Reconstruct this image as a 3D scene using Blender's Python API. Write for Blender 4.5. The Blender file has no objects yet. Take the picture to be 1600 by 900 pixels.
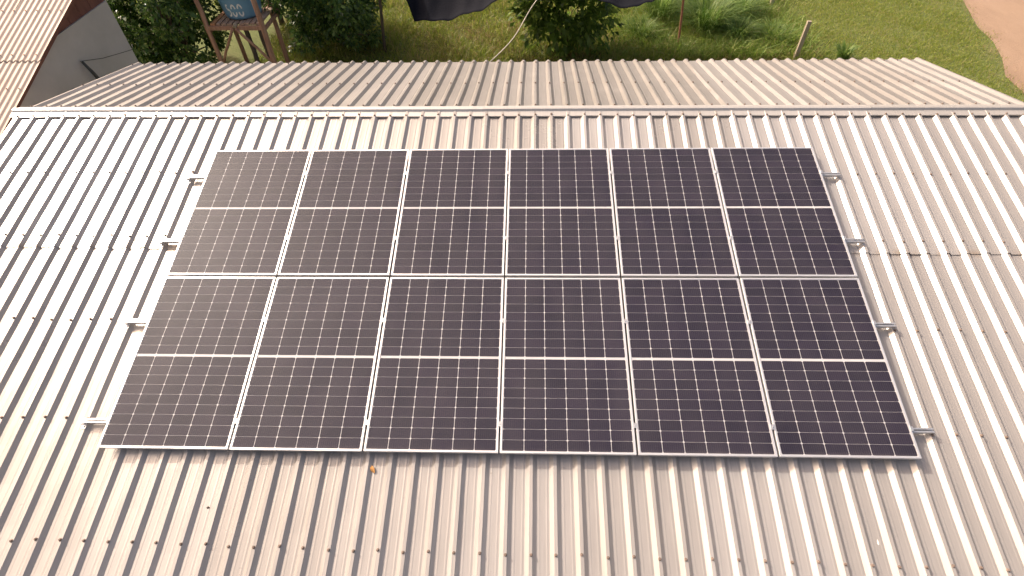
import bpy, math, random
import numpy as np
from mathutils import Matrix, Vector

random.seed(7)
rng = np.random.default_rng(11)
scene = bpy.context.scene
COL = scene.collection
PI = math.pi

# ------------------------------------------------------------------ camera
cam = bpy.data.cameras.new('camera')
cam.sensor_width = 36.0
cam.lens = 19.4447
cam.clip_start = 0.05
cam.clip_end = 2000
camo = bpy.data.objects.new('camera', cam)
COL.objects.link(camo)
camo.matrix_world = Matrix((
    (0.9991738, -0.0102651, 0.0393248, 0.29179),
    (0.0342055, 0.7349533, -0.6772544, -3.80875),
    (-0.0219498, 0.6780400, 0.7346972, 6.91212),
    (0, 0, 0, 1)))
scene.camera = camo

# ------------------------------------------------------------------ sky, sun, exposure
SUN = Vector((-0.640, 0.368, 0.671)).normalized()
world = bpy.data.worlds.new('World')
scene.world = world
world.use_nodes = True
wn = world.node_tree
sky = wn.nodes.new('ShaderNodeTexSky')
sky.sky_type = 'NISHITA'
sky.sun_disc = False
sky.sun_elevation = math.asin(SUN.z)
sky.sun_rotation = math.atan2(SUN.x, SUN.y)
sky.air_density = 0.8
sky.dust_density = 8.0
sky.ozone_density = 0.3
wn.nodes['Background'].inputs[1].default_value = 0.15
tint = wn.nodes.new('ShaderNodeMix')            # hazy, milky air: the whole sky a little warmer
tint.data_type = 'RGBA'
tint.blend_type = 'MULTIPLY'
tint.inputs[0].default_value = 1.0
tint.inputs[7].default_value = (1.0, 0.885, 0.785, 1)
wn.links.new(sky.outputs[0], tint.inputs[6])
wn.links.new(tint.outputs[2], wn.nodes['Background'].inputs[0])

sl = bpy.data.lights.new('sun', 'SUN')
sl.energy = 2.0
sl.angle = math.radians(0.55)
sl.color = (1.0, 0.915, 0.80)
so = bpy.data.objects.new('sun', sl)
COL.objects.link(so)
so.location = SUN * 40
so.rotation_euler = SUN.to_track_quat('Z', 'Y').to_euler()

scene.view_settings.view_transform = 'Standard'
scene.view_settings.look = 'None'
scene.view_settings.gamma = 1.0
scene.view_settings.use_curve_mapping = False
scene.view_settings.exposure = 0.84

# ------------------------------------------------------------------ materials
def mat(name):
    m = bpy.data.materials.new(name)
    m.use_nodes = True
    nt = m.node_tree
    return m, nt, nt.nodes['Principled BSDF']

def N(nt, t, **kw):
    n = nt.nodes.new(t)
    for k, v in kw.items():
        setattr(n, k, v)
    return n

def ramp(nt, fac, stops):
    r = N(nt, 'ShaderNodeValToRGB')
    e = r.color_ramp.elements
    while len(e) < len(stops):
        e.new(0.5)
    for i, (p, c) in enumerate(stops):
        e[i].position = p
        e[i].color = (*c, 1) if len(c) == 3 else c
    nt.links.new(fac, r.inputs[0])
    return r.outputs[0]

def noise(nt, scale, detail=4, rough=0.55, vec=None, stretch=None):
    tc = N(nt, 'ShaderNodeTexCoord')
    v = tc.outputs['Object'] if vec is None else vec
    if stretch:
        mp = N(nt, 'ShaderNodeMapping')
        mp.inputs['Scale'].default_value = stretch
        nt.links.new(v, mp.inputs['Vector'])
        v = mp.outputs[0]
    n = N(nt, 'ShaderNodeTexNoise')
    n.inputs['Scale'].default_value = scale
    n.inputs['Detail'].default_value = detail
    n.inputs['Roughness'].default_value = rough
    nt.links.new(v, n.inputs['Vector'])
    return n.outputs['Fac']

def mix(nt, fac, a, b, mode='MIX'):
    m = N(nt, 'ShaderNodeMix', data_type='RGBA', blend_type=mode)
    for i, x in ((0, fac), (6, a), (7, b)):
        if hasattr(x, 'links'):
            nt.links.new(x, m.inputs[i])
        else:
            m.inputs[i].default_value = x if i == 0 else (*x, 1)
    return m.outputs[2]

def math_(nt, op, a, b=None, clamp=False):
    m = N(nt, 'ShaderNodeMath', operation=op, use_clamp=clamp)
    for i, x in enumerate((a, b)):
        if x is None:
            continue
        if hasattr(x, 'links'):
            nt.links.new(x, m.inputs[i])
        else:
            m.inputs[i].default_value = x
    return m.outputs[0]

def bump(nt, bs, h, strength, dist):
    b = N(nt, 'ShaderNodeBump')
    b.inputs['Strength'].default_value = strength
    b.inputs['Distance'].default_value = dist
    nt.links.new(h, b.inputs['Height'])
    nt.links.new(b.outputs[0], bs.inputs['Normal'])

def obj_random(nt):
    return N(nt, 'ShaderNodeObjectInfo').outputs['Random']

def metal_sheet(name, c0, c1, metallic=0.26, r0=0.26, r1=0.35, dirt=(0.40, 0.375, 0.35), lap=0.6):
    m, nt, b = mat(name)
    streak = noise(nt, 6, 6, 0.65, stretch=(14, 0.5, 3))
    patch = noise(nt, 1.6, 5, 0.6)
    fine = noise(nt, 60, 3, 0.6)
    col = ramp(nt, streak, [(0.28, c0), (0.72, c1)])
    rnd = obj_random(nt)
    tint = ramp(nt, rnd, [(0.0, (0.84, 0.825, 0.80)), (1.0, (1.0, 1.0, 1.0))])
    col = mix(nt, 1.0, col, tint, 'MULTIPLY')
    dm = ramp(nt, patch, [(0.52, (0, 0, 0)), (0.78, (0.45, 0.45, 0.45))])
    col = mix(nt, dm, col, dirt)
    sp = ramp(nt, noise(nt, 28, 2, 0.5), [(0.74, (0, 0, 0)), (0.80, (0.5, 0.5, 0.5))])
    col = mix(nt, sp, col, (0.26, 0.22, 0.18))
    # rust bleeding at the sheet lap
    tcs = N(nt, 'ShaderNodeTexCoord'); sp3 = N(nt, 'ShaderNodeSeparateXYZ')
    nt.links.new(tcs.outputs['Object'], sp3.inputs[0])
    lapd = math_(nt, 'ABSOLUTE', math_(nt, 'SUBTRACT', sp3.outputs[1], 0.392))
    lapm = math_(nt, 'SUBTRACT', 1.0, math_(nt, 'MULTIPLY', lapd, 16.0), True)
    lapn = ramp(nt, noise(nt, 4, 5, 0.6, stretch=(1, 0.4, 1)), [(0.42, (0, 0, 0)), (0.64, (lap, lap, lap))])
    col = mix(nt, math_(nt, 'MULTIPLY', lapm, lapn), col, (0.31, 0.22, 0.14))
    nt.links.new(col, b.inputs['Base Color'])
    rr = math_(nt, 'ADD', math_(nt, 'MULTIPLY', patch, (r1 - r0) * 1.2), r0 - 0.04)
    rr = math_(nt, 'ADD', rr, math_(nt, 'MULTIPLY', rnd, 0.05))
    nt.links.new(rr, b.inputs['Roughness'])
    b.inputs['Metallic'].default_value = metallic
    h = math_(nt, 'ADD', math_(nt, 'MULTIPLY', streak, 0.6), math_(nt, 'MULTIPLY', fine, 0.25))
    bump(nt, b, h, 0.25, 0.002)
    return m

M = {}
M['roof'] = metal_sheet('weathered_zinc_sheet', (0.405, 0.382, 0.364), (0.485, 0.459, 0.438))
M['far_roof'] = metal_sheet('darker_zinc_sheet', (0.27, 0.256, 0.245), (0.345, 0.328, 0.314), 0.3, 0.38, 0.5, lap=0.0)  # far slope sheets: darker and rougher than the near slope
M['cap'] = metal_sheet('ridge_cap_zinc', (0.52, 0.50, 0.475), (0.60, 0.575, 0.55))
M['old_roof'] = metal_sheet('old_pinkish_sheet', (0.37, 0.295, 0.25), (0.47, 0.39, 0.335), 0.2, 0.5, 0.7, (0.46, 0.33, 0.27))

def simple(name, c0, c1, scale, rough=0.8, metallic=0.0, stretch=None, bmp=0.0, dist=0.004):
    m, nt, b = mat(name)
    n = noise(nt, scale, 6, 0.6, stretch=stretch)
    nt.links.new(ramp(nt, n, [(0.3, c0), (0.7, c1)]), b.inputs['Base Color'])
    b.inputs['Roughness'].default_value = rough
    b.inputs['Metallic'].default_value = metallic
    if bmp:
        bump(nt, b, n, bmp, dist)
    return m

M['alu'] = simple('anodised_aluminium', (0.74, 0.74, 0.75), (0.82, 0.82, 0.83), 9, 0.38, 0.65)
M['rail'] = simple('mill_aluminium', (0.62, 0.62, 0.62), (0.74, 0.74, 0.74), 12, 0.4, 0.8)
M['steel'] = simple('clamp_steel', (0.66, 0.66, 0.66), (0.78, 0.78, 0.78), 30, 0.35, 0.8)
M['screw'] = simple('rusty_screw', (0.15, 0.115, 0.095), (0.29, 0.225, 0.19), 25, 0.95, 0.0)
M['screw'].node_tree.nodes['Principled BSDF'].inputs['Specular IOR Level'].default_value = 0.15
M['backsheet'] = simple('white_backsheet', (0.72, 0.71, 0.72), (0.80, 0.80, 0.80), 5, 0.6)
M['plaster'] = simple('grey_plaster', (0.40, 0.365, 0.345), (0.50, 0.46, 0.44), 1.3, 0.92, bmp=0.3)
M['gable'] = simple('red_brown_boards', (0.13, 0.050, 0.038), (0.20, 0.085, 0.062), 5, 0.8, stretch=(1, 1, 0.2), bmp=0.3)
M['wood'] = simple('weathered_wood', (0.26, 0.135, 0.09), (0.46, 0.28, 0.20), 7, 0.85, stretch=(3, 3, 0.35), bmp=0.6)
M['plank'] = simple('grey_brown_plank', (0.22, 0.15, 0.115), (0.46, 0.33, 0.25), 8, 0.85, stretch=(4, 0.4, 4), bmp=0.6)
M['lit_orange_plank'] = simple('sunlit_orange_plank', (0.40, 0.19, 0.09), (0.55, 0.29, 0.15), 8, 0.8, stretch=(4, 0.4, 4), bmp=0.5)  # orange sunlight on the leftmost plank, put into its base colour
M['post'] = simple('grey_post_wood', (0.22, 0.18, 0.13), (0.42, 0.36, 0.27), 8, 0.9, stretch=(4, 4, 0.4), bmp=0.6)
M['dark_post'] = simple('dark_post_wood', (0.06, 0.05, 0.042), (0.14, 0.11, 0.09), 8, 0.9, stretch=(4, 4, 0.4), bmp=0.6)
M['red_post'] = simple('rusty_iron_stake', (0.26, 0.10, 0.055), (0.40, 0.18, 0.11), 12, 0.85, bmp=0.4)
M['tank'] = simple('blue_tank_plastic', (0.10, 0.24, 0.40), (0.15, 0.31, 0.47), 3, 0.42)
M['paint'] = simple('white_stencil_paint', (0.55, 0.58, 0.60), (0.78, 0.80, 0.80), 25, 0.7)
M['cloth'] = simple('black_shade_cloth', (0.006, 0.007, 0.011), (0.012, 0.013, 0.019), 40, 0.85, bmp=0.4)
M['cloth'].node_tree.nodes['Principled BSDF'].inputs['Specular IOR Level'].default_value = 0.08
M['rope'] = simple('pale_rope', (0.42, 0.38, 0.31), (0.60, 0.55, 0.46), 30, 0.9)
M['bark'] = simple('tree_bark', (0.07, 0.05, 0.035), (0.17, 0.13, 0.10), 14, 0.95, stretch=(1, 1, 0.3), bmp=0.8, dist=0.02)
M['wall_shed'] = simple('shed_render', (0.40, 0.38, 0.35), (0.50, 0.48, 0.44), 1.5, 0.9, bmp=0.3)
M['dry_leaf'] = simple('dry_leaf', (0.36, 0.17, 0.05), (0.55, 0.30, 0.10), 60, 0.7)
M['stone'] = simple('dark_pebble', (0.05, 0.04, 0.035), (0.10, 0.08, 0.07), 60, 0.9)
M['dropping'] = simple('bird_dropping', (0.70, 0.69, 0.66), (0.82, 0.81, 0.79), 60, 0.8)
M['pipe'] = simple('dark_pipe', (0.035, 0.035, 0.035), (0.07, 0.07, 0.065), 12, 0.6)

def cell_material():
    m, nt, b = mat('silicon_half_cell')
    tc = N(nt, 'ShaderNodeTexCoord')
    sep = N(nt, 'ShaderNodeSeparateXYZ')
    nt.links.new(tc.outputs['Object'], sep.inputs[0])
    ph = math_(nt, 'FRACT', math_(nt, 'ADD', math_(nt, 'MULTIPLY', sep.outputs[0], 10 / 0.1774), 0.5 + 50))
    d = math_(nt, 'ABSOLUTE', math_(nt, 'SUBTRACT', ph, 0.5))
    bus = math_(nt, 'LESS_THAN', d, 0.035)
    rnd = obj_random(nt)
    base = ramp(nt, rnd, [(0.0, (0.016, 0.0145, 0.034)), (0.5, (0.020, 0.0175, 0.040)), (1.0, (0.026, 0.021, 0.046))])
    col = mix(nt, math_(nt, 'MULTIPLY', bus, 0.30), base, (0.24, 0.23, 0.25))
    nt.links.new(col, b.inputs['Base Color'])
    b.inputs['Roughness'].default_value = 0.5
    b.inputs['Specular IOR Level'].default_value = 0.08
    return m
M['cell'] = cell_material()

PH_HALF = 0.861
def glass_material():
    m = bpy.data.materials.new('solar_glass')
    m.use_nodes = True
    nt = m.node_tree
    nt.nodes.remove(nt.nodes['Principled BSDF'])
    out = nt.nodes['Material Output']
    tr = N(nt, 'ShaderNodeBsdfTransparent')
    tr.inputs[0].default_value = (0.95, 0.95, 0.955, 1)
    gl = N(nt, 'ShaderNodeBsdfGlossy')
    gl.inputs['Color'].default_value = (1, 1, 1, 1)
    dust = noise(nt, 3.0, 6, 0.65)
    rg = math_(nt, 'ADD', math_(nt, 'MULTIPLY', dust, 0.12), 0.42)
    nt.links.new(rg, gl.inputs['Roughness'])
    fr = N(nt, 'ShaderNodeFresnel')
    fr.inputs[0].default_value = 1.42
    m1 = N(nt, 'ShaderNodeMixShader')
    nt.links.new(math_(nt, 'MULTIPLY', fr.outputs[0], 0.42), m1.inputs[0])
    nt.links.new(tr.outputs[0], m1.inputs[1])
    nt.links.new(gl.outputs[0], m1.inputs[2])
    df = N(nt, 'ShaderNodeBsdfDiffuse')
    df.inputs[0].default_value = (0.46, 0.41, 0.42, 1)
    m2 = N(nt, 'ShaderNodeMixShader')
    # thin dust film, thicker where rain left it along the lower frame
    rn = obj_random(nt)
    tc = N(nt, 'ShaderNodeTexCoord'); sp = N(nt, 'ShaderNodeSeparateXYZ')
    nt.links.new(tc.outputs['Object'], sp.inputs[0])
    cmb = N(nt, 'ShaderNodeCombineXYZ')
    nt.links.new(sp.outputs[0], cmb.inputs[0]); nt.links.new(sp.outputs[1], cmb.inputs[1])
    nt.links.new(math_(nt, 'MULTIPLY', rn, 40.0), cmb.inputs[2])
    film = noise(nt, 2.2, 6, 0.65, vec=cmb.outputs[0], stretch=(1.6, 0.7, 1))
    low = math_(nt, 'SUBTRACT', 1.0, math_(nt, 'MULTIPLY', math_(nt, 'ADD', sp.outputs[1], PH_HALF), 22.0), True)
    spots = ramp(nt, noise(nt, 34, 2, 0.5, vec=cmb.outputs[0]), [(0.74, (0, 0, 0)), (0.79, (0.10, 0.10, 0.10))])
    df_f = ramp(nt, film, [(0.28, (0.012, 0.012, 0.012)), (0.75, (0.060, 0.060, 0.060))])
    df_f = math_(nt, 'ADD', df_f, math_(nt, 'MULTIPLY', math_(nt, 'MULTIPLY', low, film), 0.16))
    df_f = math_(nt, 'ADD', df_f, spots)
    nt.links.new(df_f, m2.inputs[0])
    nt.links.new(m1.outputs[0], m2.inputs[1])
    nt.links.new(df.outputs[0], m2.inputs[2])
    nt.links.new(m2.outputs[0], out.inputs[0])
    return m
M['glass'] = glass_material()

def leaf_material(name, stops, rough=0.42, trans=0.25):
    m, nt, b = mat(name)
    isl = N(nt, 'ShaderNodeNewGeometry').outputs['Random Per Island']
    col = ramp(nt, isl, stops)
    nt.links.new(col, b.inputs['Base Color'])
    b.inputs['Roughness'].default_value = rough
    t = N(nt, 'ShaderNodeBsdfTranslucent')
    nt.links.new(col, t.inputs[0])
    mx = N(nt, 'ShaderNodeMixShader')
    mx.inputs[0].default_value = trans
    nt.links.new(b.outputs[0], mx.inputs[1])
    nt.links.new(t.outputs[0], mx.inputs[2])
    nt.links.new(mx.outputs[0], nt.nodes['Material Output'].inputs[0])
    return m
M['citrus'] = leaf_material('citrus_leaf', [(0, (0.035, 0.085, 0.024)), (0.6, (0.10, 0.19, 0.042)), (1, (0.24, 0.34, 0.085))], 0.3, 0.45)
M['broad'] = leaf_material('broad_leaf', [(0, (0.08, 0.15, 0.025)), (0.6, (0.14, 0.23, 0.04)), (1, (0.26, 0.36, 0.08))], 0.4, 0.6)
M['lawn'] = leaf_material('lawn_blades', [(0, (0.17, 0.25, 0.028)), (0.55, (0.28, 0.34, 0.05)), (0.86, (0.36, 0.37, 0.085)), (1, (0.42, 0.34, 0.15))], 0.5, 0.5)
M['meadow'] = leaf_material('meadow_blades', [(0, (0.15, 0.22, 0.025)), (0.5, (0.27, 0.33, 0.05)), (0.8, (0.28, 0.27, 0.07)), (1, (0.40, 0.31, 0.14))], 0.5, 0.5)
M['tuft'] = leaf_material('tall_grass_blades', [(0, (0.07, 0.15, 0.022)), (0.6, (0.15, 0.25, 0.045)), (1, (0.30, 0.38, 0.12))], 0.45, 0.45)
M['weed'] = leaf_material('weed_blades', [(0, (0.13, 0.23, 0.03)), (0.55, (0.22, 0.32, 0.05)), (0.85, (0.32, 0.38, 0.09)), (1, (0.38, 0.33, 0.14))], 0.5, 0.5)
M['dry'] = leaf_material('dry_grass_blades', [(0, (0.20, 0.14, 0.06)), (0.6, (0.30, 0.22, 0.10)), (1, (0.44, 0.35, 0.18))], 0.7, 0.4)

def ground_material():
    m, nt, b = mat('grassy_soil')
    n1 = noise(nt, 0.9, 8, 0.65)
    n2 = noise(nt, 14, 6, 0.7)
    c = ramp(nt, n1, [(0.32, (0.10, 0.13, 0.03)), (0.55, (0.14, 0.16, 0.045)), (0.72, (0.20, 0.16, 0.08))])
    c = mix(nt, math_(nt, 'MULTIPLY', n2, 0.6), c, (0.055, 0.075, 0.02))
    nt.links.new(c, b.inputs['Base Color'])
    b.inputs['Roughness'].default_value = 0.95
    bump(nt, b, n2, 0.8, 0.04)
    return m
M['ground'] = ground_material()
def road_material():
    m, nt, b = mat('red_dirt')
    n1 = noise(nt, 0.8, 8, 0.6, stretch=(1, 0.35, 1))
    n2 = noise(nt, 22, 6, 0.7)
    c = ramp(nt, n1, [(0.3, (0.24, 0.16, 0.105)), (0.7, (0.33, 0.23, 0.16))])
    d = ramp(nt, n2, [(0.62, (0, 0, 0)), (0.75, (0.6, 0.6, 0.6))])
    c = mix(nt, d, c, (0.18, 0.105, 0.065))
    nt.links.new(c, b.inputs['Base Color'])
    b.inputs['Roughness'].default_value = 0.95
    bump(nt, b, n2, 0.7, 0.03)
    return m
M['road'] = road_material()

# ------------------------------------------------------------------ mesh helpers
class MB:
    def __init__(s):
        s.v, s.f = [], []
    def add(s, vs, fs):
        o = len(s.v)
        s.v += [tuple(v) for v in vs]
        s.f += [tuple(i + o for i in f) for f in fs]
    def box(s, x0, x1, y0, y1, z0, z1):
        vs = [(x, y, z) for z in (z0, z1) for y in (y0, y1) for x in (x0, x1)]
        s.add(vs, [(0, 2, 3, 1), (4, 5, 7, 6), (0, 1, 5, 4), (2, 6, 7, 3), (0, 4, 6, 2), (1, 3, 7, 5)])
    def tube(s, pts, rad, n=8, cap=True):
        pts = [Vector(p) for p in pts]
        if not hasattr(rad, '__len__'):
            rad = [rad] * len(pts)
        ring = []
        for i, p in enumerate(pts):
            a = pts[max(i - 1, 0)]
            c = pts[min(i + 1, len(pts) - 1)]
            d = (c - a).normalized()
            up = Vector((0, 0, 1)) if abs(d.z) < 0.9 else Vector((1, 0, 0))
            x = d.cross(up).normalized()
            y = x.cross(d)
            ring.append([p + (x * math.cos(2 * PI * k / n) + y * math.sin(2 * PI * k / n)) * rad[i] for k in range(n)])
        vs = [q for r in ring for q in r]
        fs = []
        for i in range(len(pts) - 1):
            for k in range(n):
                a, c = i * n + k, i * n + (k + 1) % n
                fs.append((a, c, c + n, a + n))
        if cap:
            fs.append(tuple(range(n - 1, -1, -1)))
            fs.append(tuple((len(pts) - 1) * n + k for k in range(n)))
        s.add(vs, fs)
    def beam(s, a, b, w, h, up=(0, 0, 1)):
        a, b = Vector(a), Vector(b)
        d = (b - a).normalized()
        up = Vector(up)
        if abs(d.dot(up)) > 0.95:
            up = Vector((0, 1, 0))
        x = d.cross(up).normalized() * (w / 2)
        y = x.cross(d).normalized() * (h / 2)
        vs = [p + sx * x + sy * y for p in (a, b) for sx, sy in ((-1, -1), (1, -1), (1, 1), (-1, 1))]
        s.add(vs, [(3, 2, 1, 0), (4, 5, 6, 7), (0, 1, 5, 4), (1, 2, 6, 5), (2, 3, 7, 6), (3, 0, 4, 7)])
    def mesh(s, name):
        me = bpy.data.meshes.new(name)
        me.from_pydata(s.v, [], s.f)
        me.update()
        return me

def link(name, me, m=None, parent=None, smooth=False):
    o = bpy.data.objects.new(name, me)
    COL.objects.link(o)
    if m is not None and not me.materials:
        me.materials.append(m)
    if parent is not None:
        o.parent = parent
    if smooth:
        me.polygons.foreach_set('use_smooth', [True] * len(me.polygons))
    return o

def build(mb, name, m, parent=None, smooth=False):
    return link(name, mb.mesh(name), m, parent, smooth)

def quads(name, V, Fq):
    me = bpy.data.meshes.new(name)
    V = np.asarray(V, dtype=np.float32)
    Fq = np.asarray(Fq, dtype=np.int32)
    me.vertices.add(len(V))
    me.vertices.foreach_set('co', V.ravel())
    me.loops.add(Fq.size)
    me.loops.foreach_set('vertex_index', Fq.ravel())
    me.polygons.add(len(Fq))
    me.polygons.foreach_set('loop_start', np.arange(0, Fq.size, 4, dtype=np.int32))
    me.update(calc_edges=True)
    return me

def tag(o, label, cat=None, group=None, kind=None):
    if label:
        o['label'] = label
    if cat:
        o['category'] = cat
    if group:
        o['group'] = group
    if kind:
        o['kind'] = kind
    return o

def thing(name, label, cat, mw=None, group=None):
    o = bpy.data.objects.new(name, None)
    COL.objects.link(o)
    o.empty_display_size = 0.2
    if mw is not None:
        o.matrix_world = mw
    return tag(o, label, cat, group)

# ------------------------------------------------------------------ ground and road
g = MB()
g.add([(-900, -900, 0), (900, -900, 0), (900, 900, 0), (-900, 900, 0)], [(0, 1, 2, 3)])
tag(build(g, 'ground', M['ground']), 'grassy ground around the shed', kind='structure')
ys = np.linspace(-60, 90, 151)
rv, rf = [], []
def road_edge(y):
    return 12.2 + (y - 9.65) * 0.26 + 0.10 * math.sin(y * 1.7) + 0.07 * math.sin(y * 4.1 + 1)
for i, y in enumerate(ys):
    e = road_edge(y)
    for k in range(7):
        t = k / 6
        rv.append((e + t * 5.2 + (0.1 * math.sin(y * 1.3) if k == 6 else 0), y, 0.006 + 0.03 * math.sin(t * PI) + 0.012 * math.sin(t * 4 * PI)))
for i in range(len(ys) - 1):
    for k in range(6):
        a = i * 7 + k
        rf.append((a, a + 1, a + 8, a + 7))
rm = MB(); rm.add(rv, rf)
tag(build(rm, 'dirt_road', M['road'], smooth=True), 'reddish dirt road beside the lawn', kind='structure')

# ------------------------------------------------------------------ the shed with its sheet roof
Z0 = 2.95
PITCH = math.radians(12)
ROOF = Matrix.Translation((0, 0, Z0)) @ Matrix.Rotation(PITCH, 4, 'X')
VR = 2.48                      # ridge, in slope coordinates
RP, U0 = 0.199, -0.11          # rib pitch and phase
PAN, RH = -0.116, 0.031
K0, K1 = -31, 32
UL, UR = U0 + K0 * RP - 0.09, U0 + K1 * RP + 0.045
FAR = ROOF @ Matrix.Translation((0, VR, PAN)) @ Matrix.Rotation(-2 * PITCH, 4, 'X') @ Matrix.Translation((0, 0, -PAN))
FLEN = 2.53
VLOW = -3.7

shed = thing('shed', 'long shed with a weathered ribbed zinc roof carrying the solar panels', 'shed')

def sheet_profile(ka, kb, ul=None, ur=None):
    P = []
    cw, bw = 0.0135, 0.0485
    for k in range(ka, kb + 1):
        u = U0 + k * RP
        if k == ka:
            P.append((ul if ul is not None else u - 0.050, 0))
        P += [(u - bw, 0), (u - cw, RH), (u + cw, RH), (u + bw, 0)]
        if k < kb:
            for q in (0.34, 0.66):
                c = u + q * RP
                P += [(c - 0.010, 0), (c - 0.003, 0.0009), (c + 0.003, 0.0009), (c + 0.010, 0)]
    if ur is not None:
        P.append((ur, 0))
    else:
        u = U0 + (kb + 1) * RP
        for q in (0.34, 0.66):
            c = u - RP + q * RP
            P += [(c - 0.010, 0), (c - 0.003, 0.0009), (c + 0.003, 0.0009), (c + 0.010, 0)]
        P += [(u - bw, 0.0), (u - cw, RH - 0.001), (u + cw, RH - 0.001)]
    return P

def roof_sheet(name, ka, kb, v0, v1, lift, mw, ul=None, ur=None, seed=0):
    P = sheet_profile(ka, kb, ul, ur)
    nv = max(2, int((v1 - v0) / 0.16))
    r = random.Random(seed)
    ph = [r.uniform(0, 6.28) for _ in range(8)]
    tilt = r.uniform(-0.0045, 0.0045)
    um = (P[0][0] + P[-1][0]) / 2
    vj = r.uniform(-0.006, 0.006)
    vs = []
    for j in range(nv + 1):
        v = v0 + vj + (v1 - v0) * j / nv
        for (u, h) in P:
            ki = round((u - U0) / RP - 0.5)
            w = 0.0017 * math.sin(3.1 * v + ph[0] + ki * 2.3) + 0.0012 * math.sin(6.7 * v + ph[1] + ki * 1.1) + 0.0006 * math.sin(13 * v + ph[2] + ki * 4.7)
            du = 0.0022 * math.sin(2.3 * v + ph[3]) + (0.0007 * math.sin(9 * v + ph[4] + ki * 3.1) if h > 0.01 else 0)
            vs.append((u + du, v, PAN + lift + h + (w if h < 0.01 else 0.3 * w) + tilt * (u - um)))
    n = len(P)
    fs = [(j * n + i, j * n + i + 1, (j + 1) * n + i + 1, (j + 1) * n + i) for j in range(nv) for i in range(n - 1)]
    mb = MB(); mb.add(vs, fs)
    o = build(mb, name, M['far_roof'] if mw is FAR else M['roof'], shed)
    o.matrix_world = mw
    return o

VLAP = 0.38
groups_k = [(k, min(k + 4, K1)) for k in range(K0, K1 + 1, 5)]
for i, (ka, kb) in enumerate(groups_k):
    ul = UL if i == 0 else None
    ur = UR if kb == K1 else None
    odd = 0.0016 * (i % 2)
    roof_sheet('roof_sheet', ka, kb, VLOW, VLAP + 0.18, odd, ROOF, ul, ur, 10 + i)
    roof_sheet('roof_sheet', ka, kb, VLAP, VR - 0.03, 0.0085 + odd, ROOF, ul, ur, 40 + i)
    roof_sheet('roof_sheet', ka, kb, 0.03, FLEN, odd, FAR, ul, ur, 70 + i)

# ridge cap, in three lengths lapped over each other
def ridge_cap(u0, u1, lift):
    top = PAN + RH + 0.004 + lift
    s24, c24 = math.sin(2 * PITCH), math.cos(2 * PITCH)
    prof = [(VR - 0.118, top - 0.014), (VR - 0.116, top), (VR - 0.036, top + 0.001), (VR - 0.018, top + 0.024), (VR + 0.016, top + 0.024), (VR + 0.030, top - 0.008)]
    for d in (0.10,):
        prof.append((VR + d * c24 + 0.016, top - d * s24 + 0.002))
    prof.append((prof[-1][0] + 0.001, prof[-1][1] - 0.012))
    n = len(prof)
    nu = max(2, int((u1 - u0) / 0.1))
    vs = []
    for j in range(nu + 1):
        u = u0 + (u1 - u0) * j / nu
        for i, (v, w) in enumerate(prof):
            a = 0.003 * math.sin(u * 5.3 + lift * 900) * math.sin(u * 1.9) if i < 2 else 0.001 * math.sin(u * 3)
            vs.append((u, v + (a if i < 2 else 0) + 0.003 * math.sin(u * 0.7), w + a * 0.6))
    fs = [(j * n + i, (j + 1) * n + i, (j + 1) * n + i + 1, j * n + i + 1) for j in range(nu) for i in range(n - 1)]
    mb = MB(); mb.add(vs, fs)
    o = build(mb, 'ridge_cap', M['cap'], shed)
    o.matrix_world = ROOF
for a, b, l in ((UL - 0.02, -0.31, 0.0), (-0.36, 4.36, 0.0025), (4.31, UR + 0.015, 0.005)):
    ridge_cap(a, b, l)

# roof screws: too small to pick apart singly, joined
sc = MB()
def screw(mw, u, v, w):
    r = random.random
    n = 8
    u += (r() - 0.5) * 0.010
    v += (r() - 0.5) * 0.022
    tx, ty = (r() - 0.5) * 0.25, (r() - 0.5) * 0.25
    vs, fs = [], []
    for (rad, h) in ((0.0135, 0.0), (0.0125, 0.004), (0.0085, 0.005), (0.0078, 0.0140)):
        for k in range(n):
            a = 2 * PI * k / n
            x, y = rad * math.cos(a), rad * math.sin(a)
            vs.append(mw @ Vector((u + x, v + y, w + h + tx * x + ty * y)))
    for q in range(3):
        for k in range(n):
            fs.append((q * n + k, q * n + (k + 1) % n, (q + 1) * n + (k + 1) % n, (q + 1) * n + k))
    fs.append(tuple(3 * n + k for k in range(n)))
    sc.add(vs, fs)
for k in range(K0, K1 + 1):
    u = U0 + k * RP
    for v, dw in ((1.43, 0.009), (0.52, 0.009), (-0.50, 0.003), (-1.49, 0.003), (-2.49, 0.003), (-3.45, 0.003)):
        screw(ROOF, u, v, PAN + RH + dw - 0.001)
    screw(ROOF, u, VR - 0.100, PAN + RH + 0.0085)
    for v in (0.155, 1.16, 2.35):
        screw(FAR, u, v, PAN + RH + 0.003)
tag(build(sc, 'roof_screws', M['screw'], shed), None, kind='stuff')

# walls under the roof
def slope_pt(u, v, w):
    return ROOF @ Vector((u, v, w))
nl = slope_pt(0, VLOW + 0.35, PAN - 0.03)
rd = slope_pt(0, VR, PAN - 0.05)
fl = FAR @ Vector((0, FLEN - 0.30, PAN - 0.03))
xa, xb = UL + 0.22, UR - 0.22
T = 0.15
def wall_poly(parent, pts, axis, t, name, m):
    mb = MB()
    n = len(pts)
    off = Vector((t, 0, 0)) if axis == 'x' else Vector((0, t, 0))
    vs = [Vector(q) for q in pts] + [Vector(q) + off for q in pts]
    mb.add(vs, [tuple(range(n)), tuple(range(2 * n - 1, n - 1, -1))] + [(i, i + n, (i + 1) % n + n, (i + 1) % n) for i in range(n)])
    return build(mb, name, m, parent)
for x, t in ((xa, T), (xb, -T)):
    wall_poly(shed, [(x, nl.y, 0), (x, fl.y, 0), (x, fl.y, fl.z), (x, rd.y, rd.z), (x, nl.y, nl.z)], 'x', t, 'gable_wall', M['wall_shed'])
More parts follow.
